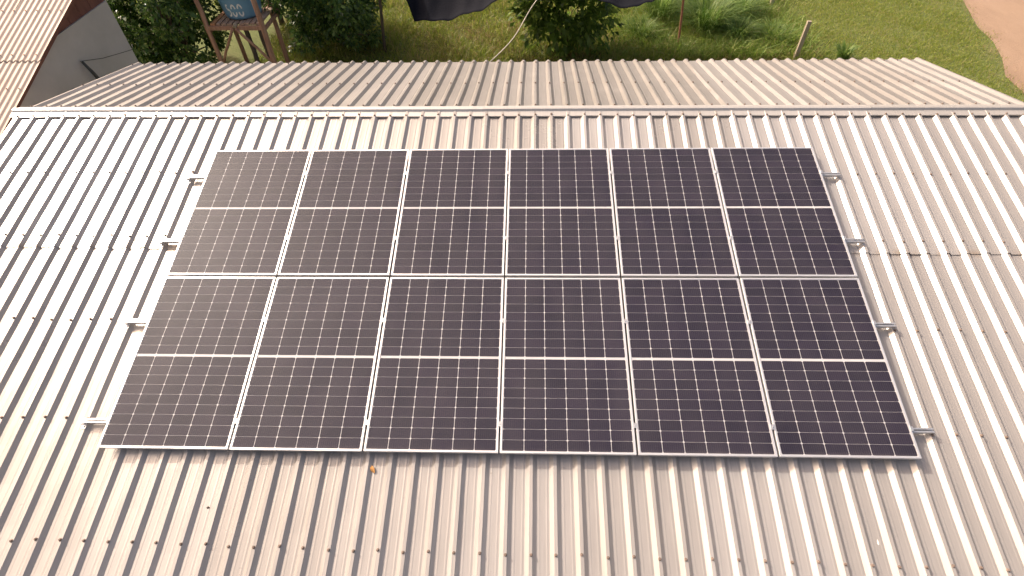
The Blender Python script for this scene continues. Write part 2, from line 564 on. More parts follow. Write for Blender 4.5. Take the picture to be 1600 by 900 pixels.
for p, t in ((nl, T), (fl, -T)):
    wall_poly(shed, [(xa + T, p.y, 0), (xb - T, p.y, 0), (xb - T, p.y, p.z), (xa + T, p.y, p.z)], 'y', t, 'side_wall', M['wall_shed'])
for v in (1.43, 0.52, -0.50, -1.49, -2.49, -3.45):
    mb = MB(); mb.box(UL + 0.05, UR - 0.05, v - 0.03, v + 0.03, PAN - 0.085, PAN - 0.005)
    o = build(mb, 'purlin', M['plank'], shed); o.matrix_world = ROOF
for v in (0.155, 1.16, 2.35):
    mb = MB(); mb.box(UL + 0.05, UR - 0.05, v - 0.03, v + 0.03, PAN - 0.085, PAN - 0.005)
    o = build(mb, 'purlin', M['plank'], shed); o.matrix_world = FAR

# ------------------------------------------------------------------ solar panels
ARR = ROOF @ Matrix.Rotation(0.0083, 4, 'Z')
PW, PH, GX, GY = 1.134, 1.722, 0.0175, 0.0255
LIP = 0.0165

def frame_mesh():
    mb = MB()
    prof = [(0.0, -0.035), (0.0, -0.001), (0.001, 0.0), (LIP, 0.0), (LIP, -0.0022), (0.0022, -0.0022), (0.0022, -0.033), (0.03, -0.033), (0.03, -0.035)]
    n = len(prof)
    vs = []
    for sx, sy in ((-1, -1), (1, -1), (1, 1), (-1, 1)):
        for d, w in prof:
            vs.append((sx * (PW / 2 - d), sy * (PH / 2 - d), w))
    fs = []
    for c in range(4):
        e = (c + 1) % 4
        for i in range(n):
            j = (i + 1) % n
            fs.append((c * n + i, e * n + i, e * n + j, c * n + j))
    mb.add(vs, fs)
    return mb.mesh('frame')
FRAME = frame_mesh(); FRAME.materials.append(M['alu'])

ix, iy = PW / 2 - 0.004, PH / 2 - 0.004
mb = MB(); mb.box(-ix, ix, -iy, iy, -0.0085, -0.0065); BACK = mb.mesh('backsheet'); BACK.materials.append(M['backsheet'])
mb = MB(); mb.add([(-ix, -iy, -0.0030), (ix, -iy, -0.0030), (ix, iy, -0.0030), (-ix, iy, -0.0030)], [(0, 1, 2, 3)])
GLASS = mb.mesh('glass_pane'); GLASS.materials.append(M['glass'])

CW, CG = 0.1774, 0.0053
MID = 0.025
RG = 0.0024
CH = (PH / 2 - 0.0205 - MID / 2 - 8 * RG) / 9
ch = 0.0074
hw, hh = CW / 2, CH / 2
oct_ = [(-hw + ch, -hh), (hw - ch, -hh), (hw, -hh + ch), (hw, hh - ch), (hw - ch, hh), (-hw + ch, hh), (-hw, hh - ch), (-hw, -hh + ch)]
mb = MB()
mb.add([(x, y, -0.0055) for x, y in oct_] + [(x, y, -0.0064) for x, y in oct_], [tuple(range(8))] + [(i, i + 8, (i + 1) % 8 + 8, (i + 1) % 8) for i in range(8)])
CELL = mb.mesh('solar_cell'); CELL.materials.append(M['cell'])
cell_pos = []
for c in range(6):
    x = (c - 2.5) * (CW + CG)
    for half in (-1, 1):
        for r in range(9):
            cell_pos.append((x, half * (MID / 2 + hh + r * (CH + RG))))

ordinal = ['first', 'second', 'third', 'fourth', 'fifth', 'sixth']
for row, rname in ((1, 'upper'), (0, 'lower')):
    for c in range(6):
        x = (c - 2.5) * (PW + GX)
        y = (PH + GY) / 2 * (1 if row else -1)
        edge = {0: 'leftmost', 5: 'rightmost'}.get(c, ordinal[c] + ' from the left')
        side = 'nearest the ridge' if row else 'farther from the ridge'
        jig = Matrix.Translation((x + random.uniform(-.0012, .0012), y + random.uniform(-.0015, .0015), 0)) @ Matrix.Rotation(random.uniform(-.0006, .0006), 4, 'Z') @ Matrix.Rotation(random.uniform(-.0025, .0025), 4, 'X') @ Matrix.Rotation(random.uniform(-.0025, .0025), 4, 'Y')
        p = thing('solar_panel', f'solar panel in the {rname} row {side}, {edge}', 'solar panel', ARR @ jig, 'solar panels on the shed roof')
        link('frame', FRAME, None, p)
        link('backsheet', BACK, None, p)
        link('glass_pane', GLASS, None, p)
        for (cx, cy) in cell_pos:
            o = link('solar_cell', CELL, None, p)
            o.location = (cx, cy, 0)

# ------------------------------------------------------------------ mounting rails with feet and clamps
rails = [(1.366, 'topmost aluminium mounting rail under the upper panel row', -3.67, 3.67),
         (0.469, 'aluminium mounting rail under the lower half of the upper panel row', -3.69, 3.66),
         (-0.496, 'aluminium mounting rail under the upper half of the lower panel row', -3.70, 3.66),
         (-1.490, 'lowest aluminium mounting rail near the bottom edge of the panels', -3.71, 3.65)]
def clamp_mesh():
    mb = MB()
    mb.box(-0.017, 0.017, -0.022, 0.022, 0.001, 0.004)
    mb.box(-0.006, 0.006, -0.022, 0.022, -0.034, 0.001)
    n = 8
    vs = [(0.006 * math.cos(2 * PI * k / n), 0.006 * math.sin(2 * PI * k / n), z) for z in (0.004, 0.010) for k in range(n)]
    mb.add(vs, [(k, (k + 1) % n, (k + 1) % n + n, k + n) for k in range(n)] + [tuple(range(n, 2 * n))])
    return mb.mesh('mid_clamp')
def endclamp_mesh():
    mb = MB()
    mb.box(-0.012, 0.010, -0.020, 0.020, 0.001, 0.004)
    mb.box(0.007, 0.010, -0.020, 0.020, -0.034, 0.001)
    mb.box(0.010, 0.028, -0.020, 0.020, -0.034, -0.031)
    n = 8
    vs = [(0.018 + 0.006 * math.cos(2 * PI * k / n), 0.006 * math.sin(2 * PI * k / n), z) for z in (-0.031, -0.018) for k in range(n)]
    mb.add(vs, [(k, (k + 1) % n, (k + 1) % n + n, k + n) for k in range(n)] + [tuple(range(n, 2 * n))])
    return mb.mesh('end_clamp')
def foot_mesh():
    mb = MB()
    mb.box(-0.020, 0.020, -0.062, -0.0205, -0.0805, -0.0765)
    mb.box(-0.020, 0.020, -0.0255, -0.0205, -0.0765, -0.040)
    n = 8
    vs = [(0.008 * math.cos(2 * PI * k / n), -0.045 + 0.008 * math.sin(2 * PI * k / n), z) for z in (-0.0765, -0.068) for k in range(n)]
    mb.add(vs, [(k, (k + 1) % n, (k + 1) % n + n, k + n) for k in range(n)] + [tuple(range(n, 2 * n))])
    vs = [(0.007 * math.cos(2 * PI * k / n), yy, -0.056 + 0.007 * math.sin(2 * PI * k / n)) for yy in (-0.0255, -0.034) for k in range(n)]
    mb.add(vs, [(k, (k + 1) % n, (k + 1) % n + n, k + n) for k in range(n)] + [tuple(range(n, 2 * n))])
    return mb.mesh('rail_foot')
CLAMP, ECLAMP, FOOT = clamp_mesh(), endclamp_mesh(), foot_mesh()
for me in (CLAMP, ECLAMP, FOOT):
    me.materials.append(M['steel'])
rail_prof = [(-0.020, -0.0705), (0.020, -0.0705), (0.020, -0.0355), (0.006, -0.0355), (0.006, -0.041), (0.014, -0.041), (0.014, -0.060), (-0.014, -0.060), (-0.014, -0.041), (-0.006, -0.041), (-0.006, -0.0355), (-0.020, -0.0355)]
for v, label, ua, ub in rails:
    r = thing('mounting_rail', label, 'rail', ARR @ Matrix.Translation((0, v, 0)), 'rails carrying the solar panels')
    mb = MB()
    n = len(rail_prof)
    mb.add([(u, y, w) for u in (ua, ub) for y, w in rail_prof], [(i, i + n, (i + 1) % n + n, (i + 1) % n) for i in range(n)] +
           [(0, 11, 8, 7), (11, 10, 9, 8), (0, 7, 6, 1), (1, 6, 5, 2), (2, 5, 4, 3), (n, n + 7, n + 8, n + 11), (n + 11, n + 8, n + 9, n + 10), (n, n + 1, n + 6, n + 7), (n + 1, n + 2, n + 5, n + 6), (n + 2, n + 3, n + 4, n + 5)])
    build(mb, 'channel', M['rail'], r)
    for c in range(1, 6):
        o = link('mid_clamp', CLAMP, None, r); o.location = ((c - 3) * (PW + GX), 0, 0)
    e = 3 * PW + 2.5 * GX
    o = link('end_clamp', ECLAMP, None, r); o.location = (e + 0.002, 0, 0)
    o = link('end_clamp', ECLAMP, None, r); o.location = (-e - 0.002, 0, 0); o.rotation_euler = (0, 0, PI)
    ks = [-18, -12, -6, 0, 6, 12, 18]
    for k in ks:
        u = U0 + k * RP + v * 0.0083
        o = link('rail_foot', FOOT, None, r); o.location = (u, 0, 0)

# ------------------------------------------------------------------ small things lying on the roof
def on_roof(u, v, w=PAN):
    return ROOF @ Matrix.Translation((u, v, w))
mb = MB()
L, Wd = 0.075, 0.016
vs, fs = [], []
for i in range(7):
    t = i / 6
    wv = Wd * math.sin(PI * min(1, t * 0.92 + 0.06)) ** 0.7
    z = 0.008 + 0.012 * math.sin(t * 3)
    x = (t - 0.5) * L
    vs += [(x, -wv, z + 0.006), (x, 0, z), (x, wv, z + 0.007)]
for i in range(6):
    for k in range(2):
        a = i * 3 + k
        fs.append((a, a + 1, a + 4, a + 3))
mb.add(vs, fs)
mb.tube([(-L / 2 - 0.03, 0.002, 0.006), (-L / 2, 0, 0.008), (0, 0, 0.019)], 0.0016, 5)
o = build(mb, 'dried_leaf', M['dry_leaf'])
o.matrix_world = on_roof(-1.054, -1.87) @ Matrix.Rotation(math.radians(-58), 4, 'Z')
tag(o, 'small orange dried leaf lying on the roof below the panels', 'leaf')
def pebble(name, m, u, v, sx, sy, sz, label, cat, w=PAN):
    mb = MB()
    vs, fs = [], []
    for i in range(6):
        a = PI * i / 5
        for k in range(9):
            b = 2 * PI * k / 9
            q = 1 + 0.14 * math.sin(3 * b + i) + 0.1 * math.sin(2 * a + k)
            vs.append((sx * math.sin(a) * math.cos(b) * q, sy * math.sin(a) * math.sin(b) * q, sz * (1 - math.cos(a)) * 0.5))
    for i in range(5):
        for k in range(9):
            fs.append((i * 9 + k, i * 9 + (k + 1) % 9, (i + 1) * 9 + (k + 1) % 9, (i + 1) * 9 + k))
    mb.add(vs, fs)
    o = build(mb, name, m, smooth=True)
    o.matrix_world = on_roof(u, v, w)
    return tag(o, label, cat)
pebble('pebble', M['stone'], -2.376, -2.205, 0.012, 0.010, 0.012, 'tiny dark pebble on the lower left of the roof', 'pebble')
pebble('bird_dropping', M['dropping'], 2.985, -2.33, 0.007, 0.022, 0.003, 'small white bird dropping on the lower right of the roof', 'dropping')

# ------------------------------------------------------------------ neighbouring building at the left
nb = thing('neighbour_building', 'grey plastered building with a pinkish corrugated roof at the left', 'building', Matrix.Translation((-7.5, 1.0, 0)))
SL = 0.316
def nz(y):
    return 2.880 + (y - 3.394) * SL
XE = -7.35
def nb_part(mb, name, m, smooth=False):
    o = build(mb, name, m, nb, smooth)
    o.matrix_world = Matrix.Identity(4)
    return o
# roof sheets, two courses, wavy
CP = 0.098
for course, (y0, y1, lift) in enumerate(((1.0, 4.44, 0.0), (4.30, 7.0, 0.014))):
    for s_ in range(7):
        x1 = XE - s_ * 0.882
        nw = 9
        npt = nw * 8 + 5
        vs, fs = [], []
        ny = 14
        rj = random.uniform(-0.012, 0.012)
        for j in range(ny + 1):
            y = y0 + rj + (y1 - y0) * j / ny
            for i in range(npt):
                x = x1 - i * CP / 8
                w = 0.011 * math.cos(2 * PI * (x - XE) / CP) + 0.002 * math.sin(y * 3 + s_ * 2) + 0.003 * (s_ % 2)
                vs.append((x, y, nz(y) + lift + w))
        for j in range(ny):
            for i in range(npt - 1):
                a = j * npt + i
                fs.append((a, a + npt, a + npt + 1, a + 1))
        mb = MB(); mb.add(vs, fs)
        nb_part(mb, 'roof_sheet', M['old_roof'], True)
ns = MB()
for y in (3.0, 3.75, 4.40, 5.35, 6.2, 6.85):
    for i in range(30):
        x = XE - 0.10 - i * CP * 2
        z = nz(y) + 0.012 + (0.014 if y > 4.25 else 0)
        ns.tube([(x, y, z), (x, y, z + 0.012)], 0.009, 6)
o = nb_part(ns, 'roof_screws', M['screw']); tag(o, None, kind='stuff')
WT = 3.245
mb = MB(); mb.box(-13.2, -7.5, 1.6, 6.95, 0, 2.2)
wall_pts = [(-7.5, 1.6, 0), (-7.5, 6.55, 0), (-7.5, 6.55, WT), (-7.5, 3.394 + (WT + 0.05 - 2.88) / SL, WT), (-7.5, 1.6, nz(1.6) - 0.05)]
o = wall_poly(nb, wall_pts, 'x', -0.18, 'side_wall', M['plaster']); o.matrix_world = Matrix.Identity(4)
for y, top in ((1.6, nz(1.6) - 0.06), (6.37, nz(6.37) - 0.06)):
    mb = MB(); mb.box(-13.2, -7.68, y, y + 0.18, 0, top)
    nb_part(mb, 'end_wall', M['plaster'])
# brown boarded gable: one board beside the other
ya = 3.394 + (WT - 2.88) / SL
y = ya + 0.15
bi = 0
while y < 6.53:
    ye = min(y + 0.16, 6.55)
    mb = MB()
    d = 0.004 * (bi % 2)
    p = [(-7.53 + d, y, WT + .002), (-7.53 + d, ye - 0.006, WT + .002), (-7.53 + d, ye - 0.006, nz(ye) - 0.035), (-7.53 + d, y, max(nz(y) - 0.035, WT + 0.006))]
    n = 4
    vs = [Vector(q) for q in p] + [Vector(q) + Vector((-0.03, 0, 0)) for q in p]
    mb.add(vs, [(0, 1, 2, 3), (7, 6, 5, 4)] + [(i, i + 4, (i + 1) % 4 + 4, (i + 1) % 4) for i in range(4)])
    nb_part(mb, 'gable_board', M['gable'])
    y = ye
    bi += 1
mb = MB(); mb.beam((-7.44, 1.1, nz(1.1) - 0.055), (-7.44, 6.95, nz(6.95) - 0.055), 0.05, 0.07)
nb_part(mb, 'rafter', M['gable'])

mb = MB()
mb.tube([(-7.44, 5.16, 2.76), (-7.40, 5.19, 2.58), (-7.38, 5.23, 2.38), (-7.33, 5.33, 1.6), (-7.25, 5.45, 0.0)], [0.022, 0.028, 0.032, 0.035, 0.036], 8)
tag(build(mb, 'drain_pipe', M['pipe'], smooth=True), 'dark pipe leaning against the grey plastered wall', 'pipe')
mb = MB()
mb.tube([(-7.47, 5.16, 2.77), (-7.40, 5.6, 2.62), (-7.36, 6.1, 2.50), (-7.38, 6.4, 2.42), (-7.44, 6.54, 2.45)], 0.006, 5)
tag(build(mb, 'wire', M['pipe']), 'thin dark wire strung along the grey plastered wall', 'wire')

# ------------------------------------------------------------------ tank stand and water tank
st = thing('tank_stand', 'rough wooden stand of poles carrying the blue water tank', 'stand', Matrix.Translation((-6.9, 9.95, 0)))
def st_part(mb, name, m=M['wood'], smooth=False, label=None):
    o = build(mb, name, m, st, smooth)
    o.matrix_world = Matrix.Identity(4)
    if label:
        o['label'] = label
    return o
def pole_pts(a, b, n=7, j=0.012):
    a, b = Vector(a), Vector(b)
    return [a.lerp(b, i / (n - 1)) + Vector((random.uniform(-j, j), random.uniform(-j, j), 0)) * (0 < i < n - 1) for i in range(n)]
XL, XR, YF, YB, PZ = -7.58, -6.24, 9.50, 10.55, 1.58
for x, y, top, r in ((XL, YF, 2.9, 0.055), (XR, YF, 2.9, 0.062), (XL + 0.08, YB, 2.9, 0.05), (XR - 0.14, YB, 2.9, 0.055)):
    mb = MB(); mb.tube(pole_pts((x, y, 0), (x, y, top)), [r * (1.08 - 0.02 * i) for i in range(7)], 9)
    st_part(mb, 'leg', M['wood'], True)
for x, y in ((-6.93, 10.05), (-6.62, 10.12)):
    mb = MB(); mb.tube(pole_pts((x, y, 0), (x - 0.02, y, PZ - 0.06)), 0.06, 8)
    st_part(mb, 'support_post', M['dark_post'], True)
for y in (YF, YB):
    mb = MB(); mb.beam((XL - 0.06, y + 0.0, PZ - 0.02), (XR + 0.06, y, PZ - 0.03), 0.07, 0.09)
    st_part(mb, 'cross_beam')
for x in (XL + 0.02, XR - 0.02):
    mb = MB(); mb.beam((x, YF + .04, PZ - 0.10), (x, YB - .04, PZ - 0.10), 0.06, 0.07)
    st_part(mb, 'side_beam')
mb = MB(); mb.tube(pole_pts((-6.96, YF - 0.05, PZ - 0.02), (XL + 0.07, YF - 0.02, 0.75)), 0.032, 8); st_part(mb, 'brace', smooth=True)
mb = MB(); mb.tube(pole_pts((-6.88, YF - 0.05, PZ - 0.02), (XR - 0.03, YF - 0.02, 0.72)), 0.034, 8); st_part(mb, 'brace', smooth=True)
mb = MB(); mb.tube([(-6.89, YF - 0.06, PZ + 0.01), (-6.89, YF + 0.05, PZ + 0.05)], 0.05, 9); st_part(mb, 'knot_end', M['post'], True)
npk = 9
for i in range(npk):
    x = XL + 0.09 + i * (XR - XL - 0.10) / npk
    w = (XR - XL - 0.10) / npk - random.uniform(0.022, 0.04)
    mb = MB()
    mb.box(x, x + w, YF + 0.03 - random.uniform(0, 0.03), YB + random.uniform(0, 0.05), PZ + 0.025, PZ + 0.065 + random.uniform(0, 0.008))
    st_part(mb, 'plank', M['lit_orange_plank'] if i == 0 else M['plank'], label='plank at the left edge with orange sunlight in its colour' if i == 0 else None)

TX, TY, TZ = -6.86, 10.10, PZ + 0.076
tank = thing('water_tank', 'blue round water tank marked 500 standing on the wooden stand', 'tank', Matrix.Translation((TX, TY, TZ)))
tprof = [(0.35, 0.0), (0.405, 0.012), (0.425, 0.045), (0.438, 0.10), (0.458, 0.25), (0.482, 0.42), (0.498, 0.56), (0.51, 0.66), (0.535, 0.665), (0.535, 0.70), (0.51, 0.705)]
mb = MB()
n = 48
vs = [(r * math.cos(2 * PI * k / n), r * math.sin(2 * PI * k / n), z) for r, z in tprof for k in range(n)]
fs = [(i * n + k, i * n + (k + 1) % n, (i + 1) * n + (k + 1) % n, (i + 1) * n + k) for i in range(len(tprof) - 1) for k in range(n)]
fs.append(tuple(range(n - 1, -1, -1)))
mb.add(vs, fs)
body = build(mb, 'tank_body', M['tank'], tank, True)
lid = [(0.545, 0.702), (0.545, 0.725), (0.46, 0.76), (0.28, 0.795), (0.26, 0.815), (0.0, 0.825)]
mb = MB()
vs = [(r * math.cos(2 * PI * k / n), r * math.sin(2 * PI * k / n), z) for r, z in lid for k in range(n)]
mb.add(vs, [(i * n + k, i * n + (k + 1) % n, (i + 1) * n + (k + 1) % n, (i + 1) * n + k) for i in range(len(lid) - 1) for k in range(n)])
build(mb, 'tank_lid', M['tank'], tank, True)
# stencilled 500 wrapped on the body
def tank_r(z):
    for (r0, z0), (r1, z1) in zip(tprof, tprof[1:]):
        if z0 <= z <= z1:
            return r0 + (r1 - r0) * (z - z0) / (z1 - z0)
    return 0.5
def stroke(mb, pts, wd, ang0, zc):
    # pts in metres (s along the circumference, z), ribbon of width wd
    P = [Vector((a, b)) for a, b in pts]
    vs = []
    for i, p in enumerate(P):
        d = (P[min(i + 1, len(P) - 1)] - P[max(i - 1, 0)]).normalized()
        nrm = Vector((-d.y, d.x)) * wd / 2
        for q in (p - nrm, p + nrm):
            z = zc + q.y * ZS
            r = tank_r(z) + 0.0025
            a = ang0 + q.x / r
            vs.append((r * math.cos(a), r * math.sin(a), z))
    mb.add(vs, [(2 * i, 2 * i + 1, 2 * i + 3, 2 * i + 2) for i in range(len(P) - 1)])
num = MB()
ANG = math.radians(-90) + 0.16
ZS = 1.45
H = 0.19
def arc(cx, cy, rx, ry, a0, a1, n=10):
    return [(cx + rx * math.cos(math.radians(a0 + (a1 - a0) * i / n)), cy + ry * math.sin(math.radians(a0 + (a1 - a0) * i / n))) for i in range(n + 1)]
zc = 0.235
dw = 0.135
stroke(num, [(-0.20, 0.085), (-0.245, 0.085), (-0.245, 0.02)], 0.030, ANG, zc)
stroke(num, [(-0.235, 0.012)] + arc(-0.215, -0.035, 0.048, 0.052, 85, -110), 0.030, ANG, zc)
for cx in (-0.075, 0.075):
    stroke(num, arc(cx, 0.02, 0.045, 0.07, 5, 175), 0.030, ANG, zc)
    stroke(num, arc(cx, -0.02, 0.045, 0.07, 185, 355), 0.030, ANG, zc)
o = build(num, 'painted_number', M['paint'], tank); o['label'] = 'white stencilled number 500'
o.parent = body

# ------------------------------------------------------------------ shade cloth, posts, rope
front = [(-3.51, 1.2), (-3.36, 0.9), (-3.23, 0.44), (-2.73, 0.4), (-2.26, 0.43), (-1.79, 0.55), (-1.41, 0.67), (-1.04, 0.82), (-0.65, 1.01), (-0.04, 1.2), (1.02, 1.22), (1.65, 1.08), (2.02, 0.9), (2.56, 0.77), (3.1, 0.75), (3.39, 0.83), (3.63, 0.97), (3.82, 1.21)]
CY = 9.2
front = [(x, z + 0.05) for x, z in front]
kf = (CY + 3.809) / (12.6 + 3.809)
fr = [(0.292 + (x - 0.292) * kf, 6.912 + (z - 6.912) * kf) for x, z in front]
dense = []
for (x0, z0), (x1, z1) in zip(fr, fr[1:]):
    for i in range(6):
        dense.append((x0 + (x1 - x0) * i / 6, z0 + (z1 - z0) * i / 6))
dense.append(fr[-1])
nt_ = 26
vs = []
for j in range(nt_):
    t = j / (nt_ - 1)
    for i, (x, z) in enumerate(dense):
        s = i / (len(dense) - 1)
        zb = 2.62 + 0.05 * math.sin(s * 9)
        e = min(1, t * 2.2)
        e = e * e * (3 - 2 * e)
        zz = z * (1 - e) + zb * e - 0.10 * math.sin(PI * t) + 0.022 * math.sin(s * 46 + t * 5) * (1 - 0.5 * t) + 0.012 * math.sin(s * 95 - t * 9)
        vs.append((x * (1 + 0.04 * t), CY + 3.4 * t + 0.03 * math.sin(s * 30), zz))
m_ = len(dense)
fs = [(j * m_ + i, j * m_ + i + 1, (j + 1) * m_ + i + 1, (j + 1) * m_ + i) for j in range(nt_ - 1) for i in range(m_ - 1)]
mb = MB(); mb.add(vs, fs)
o = build(mb, 'shade_cloth', M['cloth'], smooth=True)
sm = o.modifiers.new('thickness', 'SOLIDIFY'); sm.thickness = 0.006
tag(o, 'black shade cloth sagging over the grass behind the shed', 'shade cloth')

def post(name, pts, rad, m, label, n=8, square=False):
    mb = MB()
    if square:
        mb.beam(pts[0], pts[-1], rad[0] * 1.6, rad[0] * 1.3)
    else:
        mb.tube(pts, rad, n)
    return tag(build(mb, name, m, smooth=not square), label, 'post')
post('wooden_post', [(7.149, 10.856, -0.05), (7.18, 10.856, 1.06)], [0.06, 0.055], M['post'], 'squared grey wooden post leaning at the edge of the lawn', square=True)
post('wooden_post', [(7.556, 14.497, -0.05), (7.50, 14.497, 1.1)], [0.065, 0.06], M['post'], 'grey wooden fence post standing farthest back in the green lawn', square=True)
post('iron_stake', pole_pts((4.238, 11.711, -0.05), (4.10, 11.711, 1.75), j=0.003), [0.032, 0.031, 0.03, 0.03, 0.03, 0.029, 0.028], M['red_post'], 'thin reddish stake standing in front of the tall grass')
post('support_pole', pole_pts((-3.98, 11.59, -0.05), (-3.76, 11.59, 2.55)), [0.045, 0.043, 0.042, 0.04, 0.038, 0.036, 0.035], M['dark_post'], 'thin dark pole rising from the grass left of the black cloth')

mb = MB()
ra, rb = Vector((-0.47, 5.02, 2.775)), Vector((0.62, 9.15, 2.66))
pts = []
for i in range(15):
    t = i / 14
    q = ra.lerp(rb, t)
    q.z += -0.16 * math.sin(PI * t) + 0.29 * t * (1 - t)
    q.x += 0.05 * math.sin(t * 7)
    pts.append(q)
mb.tube(pts, 0.009, 6)
tag(build(mb, 'rope', M['rope'], smooth=True), 'pale rope running from the far eave to the black cloth', 'rope')

# ------------------------------------------------------------------ foliage helpers
def unit(a):
    return a / np.maximum(np.linalg.norm(a, axis=1, keepdims=True), 1e-9)

def leaf_quads(P, D, Nn, L, Wd, fold=0.25):
    """rhombic leaves: P base, D direction, Nn normal hint"""
    S = unit(np.cross(D, Nn))
    U = unit(np.cross(S, D))
    L = L[:, None]; Wd = Wd[:, None]
    a = P
    b = P + D * L * 0.45 + S * Wd * 0.5 + U * Wd * fold
    c = P + D * L - U * L * 0.15
    d = P + D * L * 0.45 - S * Wd * 0.5 + U * Wd * fold
    V = np.stack([a, b, c, d], 1).reshape(-1, 3)
    F = np.arange(len(P) * 4).reshape(-1, 4)
    return V, F

def crown_leaves(center, radii, n_cl, per, leaf, seed, cl_r=0.28, droop=0.15, shell=0.55):
    r = np.random.default_rng(seed)
    d = unit(r.normal(size=(n_cl, 3)))
    rad = shell + (1 - shell) * r.random(n_cl) ** 0.6
    wob = 1 + 0.16 * np.sin(3 * d[:, 0] * 2 + seed) + 0.14 * np.sin(5 * d[:, 2] + 2 * d[:, 1] * 3)
    cc = d * (rad * wob)[:, None] * np.array(radii) + np.array(center)
    cr = cl_r * (0.6 + 0.8 * r.random(n_cl))
    idx = np.repeat(np.arange(n_cl), per)
    n = len(idx)
    ld = unit(r.normal(size=(n, 3)))
    P = cc[idx] + ld * (cr[idx] * r.random(n) ** 0.5)[:, None]
    P[:, 2] = np.maximum(P[:, 2], 0.04)
    D = unit(ld * 0.7 + d[idx] * 0.6 + r.normal(size=(n, 3)) * 0.45 + np.array([0, 0, -droop]))
    Nn = unit(d[idx] * 0.6 + np.array([0, 0, 0.9]) + r.normal(size=(n, 3)) * 0.45)
    L = leaf * (0.65 + 0.7 * r.random(n))
    return leaf_quads(P, D, Nn, L, L * 0.5), cc

def tree(name, label, base, height, center, radii, n_cl, per, leaf, seed, m, group=None, cat='tree', cl_r=0.28, trunk_r=0.09, droop=0.15, shell=0.5, n_limb=16):
    root = thing(name, label, cat, Matrix.Translation(base), group)
    (V, F), cc = crown_leaves(center, radii, n_cl, per, leaf, seed, cl_r, droop, shell)
    V = V - np.array(base)
    me = quads('crown', V, F)
    link('crown', me, m, root)
    rr = random.Random(seed)
    mb = MB()
    fork = Vector((center[0] - base[0], center[1] - base[1], max(0.25, (center[2] - radii[2]) * 0.9 + 0.15)))
    mb.tube([(0, 0, -0.05), fork * 0.5 + Vector((0.03, -0.02, 0)), fork], [trunk_r, trunk_r * 0.85, trunk_r * 0.75], 9)
    pick = rr.sample(range(len(cc)), min(n_limb, len(cc)))
    for i in pick:
        e = Vector(cc[i] - np.array(base))
        mid = fork.lerp(e, 0.5) + Vector((rr.uniform(-.12, .12), rr.uniform(-.12, .12), 0.12))
        mb.tube([fork, mid, e], [trunk_r * 0.5, trunk_r * 0.28, trunk_r * 0.08], 6)
    build(mb, 'trunk', M['bark'], root, True)
    return root

TG = 'dark leafy trees behind the tank stand'
tree('citrus_tree', 'dense dark green tree beside the grey wall, left of the tank stand', (-9.1, 10.2, 0), 4, (-9.1, 10.2, 2.0), (1.35, 1.6, 1.95), 300, 70, 0.125, 3, M['citrus'], TG, cl_r=0.23)
tree('citrus_tree', 'dark green tree standing just right of the tank stand', (-5.3, 11.9, 0), 4, (-5.3, 11.9, 1.75), (1.4, 1.4, 1.7), 240, 70, 0.12, 5, M['citrus'], TG, cl_r=0.23)
tree('citrus_tree', 'tall dark tree rising directly behind the blue water tank', (-7.6, 13.6, 0), 5, (-7.6, 13.6, 2.6), (1.9, 1.6, 1.75), 280, 64, 0.12, 9, M['citrus'], TG, cl_r=0.24)
tree('leafy_bush', 'broad leaved green bush growing between the two sags of black cloth', (1.15, 11.35, 0), 2.4, (1.15, 11.45, 1.15), (1.2, 1.0, 1.2), 105, 20, 0.20, 21, M['broad'], None, 'bush', 0.34, 0.04, 0.35, 0.35, 14)

# ------------------------------------------------------------------ grasses
def blades(P, h, w, lean, seed, curl=0.5):
    r = np.random.default_rng(seed)
    n = len(P)
    a = r.random(n) * 2 * PI
    dirv = np.stack([np.cos(a), np.sin(a), np.zeros(n)], 1)
    side = np.stack([-np.sin(a), np.cos(a), np.zeros(n)], 1)
    tw = r.random(n) * PI
    side = side * np.cos(tw)[:, None] + dirv * np.sin(tw)[:, None]
    h = h[:, None]; ln = (lean * (0.4 + 1.2 * r.random(n)))[:, None]; w = w[:, None]
    up = np.array([0, 0, 1.0])
    mid = P + up * h * 0.55 + dirv * h * ln * 0.3
    tip = P + up * h * (1 - curl * ln * 0.45) + dirv * h * ln
    V = np.stack([P - side * w * .5, P + side * w * .5, mid + side * w * .42, mid - side * w * .42, tip + side * w * .06, tip - side * w * .06], 1).reshape(-1, 3)
    o = (np.arange(n) * 6)[:, None]
    F = np.concatenate([o + np.array([[0, 1, 2, 3]]), o + np.array([[3, 2, 4, 5]])], 0)
    return V, F

def field(x, y, seed=0):
    return 0.5 + 0.25 * np.sin(x * 1.3 + seed) * np.sin(y * 1.7 + seed * 2) + 0.25 * np.sin(x * 3.7 + y * 2.9 + seed * 3)

def scatter(n, x0, x1, y0, y1, seed):
    r = np.random.default_rng(seed)
    return x0 + (x1 - x0) * r.random(n), y0 + (y1 - y0) * r.random(n), r

def edge_np(y):
    return 12.2 + (y - 9.65) * 0.26 + 0.10 * np.sin(y * 1.7) + 0.07 * np.sin(y * 4.1 + 1)

def grass(name, label, n, box, hfun, w, lean, m, keep, seed):
    x, y, r = scatter(n, *box, seed)
    k = r.random(n) < keep(x, y)
    x, y = x[k], y[k]
    P = np.stack([x, y, np.full(len(x), -0.01)], 1)
    h = hfun(x, y) * (0.45 + 0.9 * r.random(len(x)))
    V, F = blades(P, h, w * (0.6 + 0.8 * r.random(len(x))), lean, seed + 1)
    tag(link(name, quads(name, V, F), m), label, 'grass', kind='stuff')

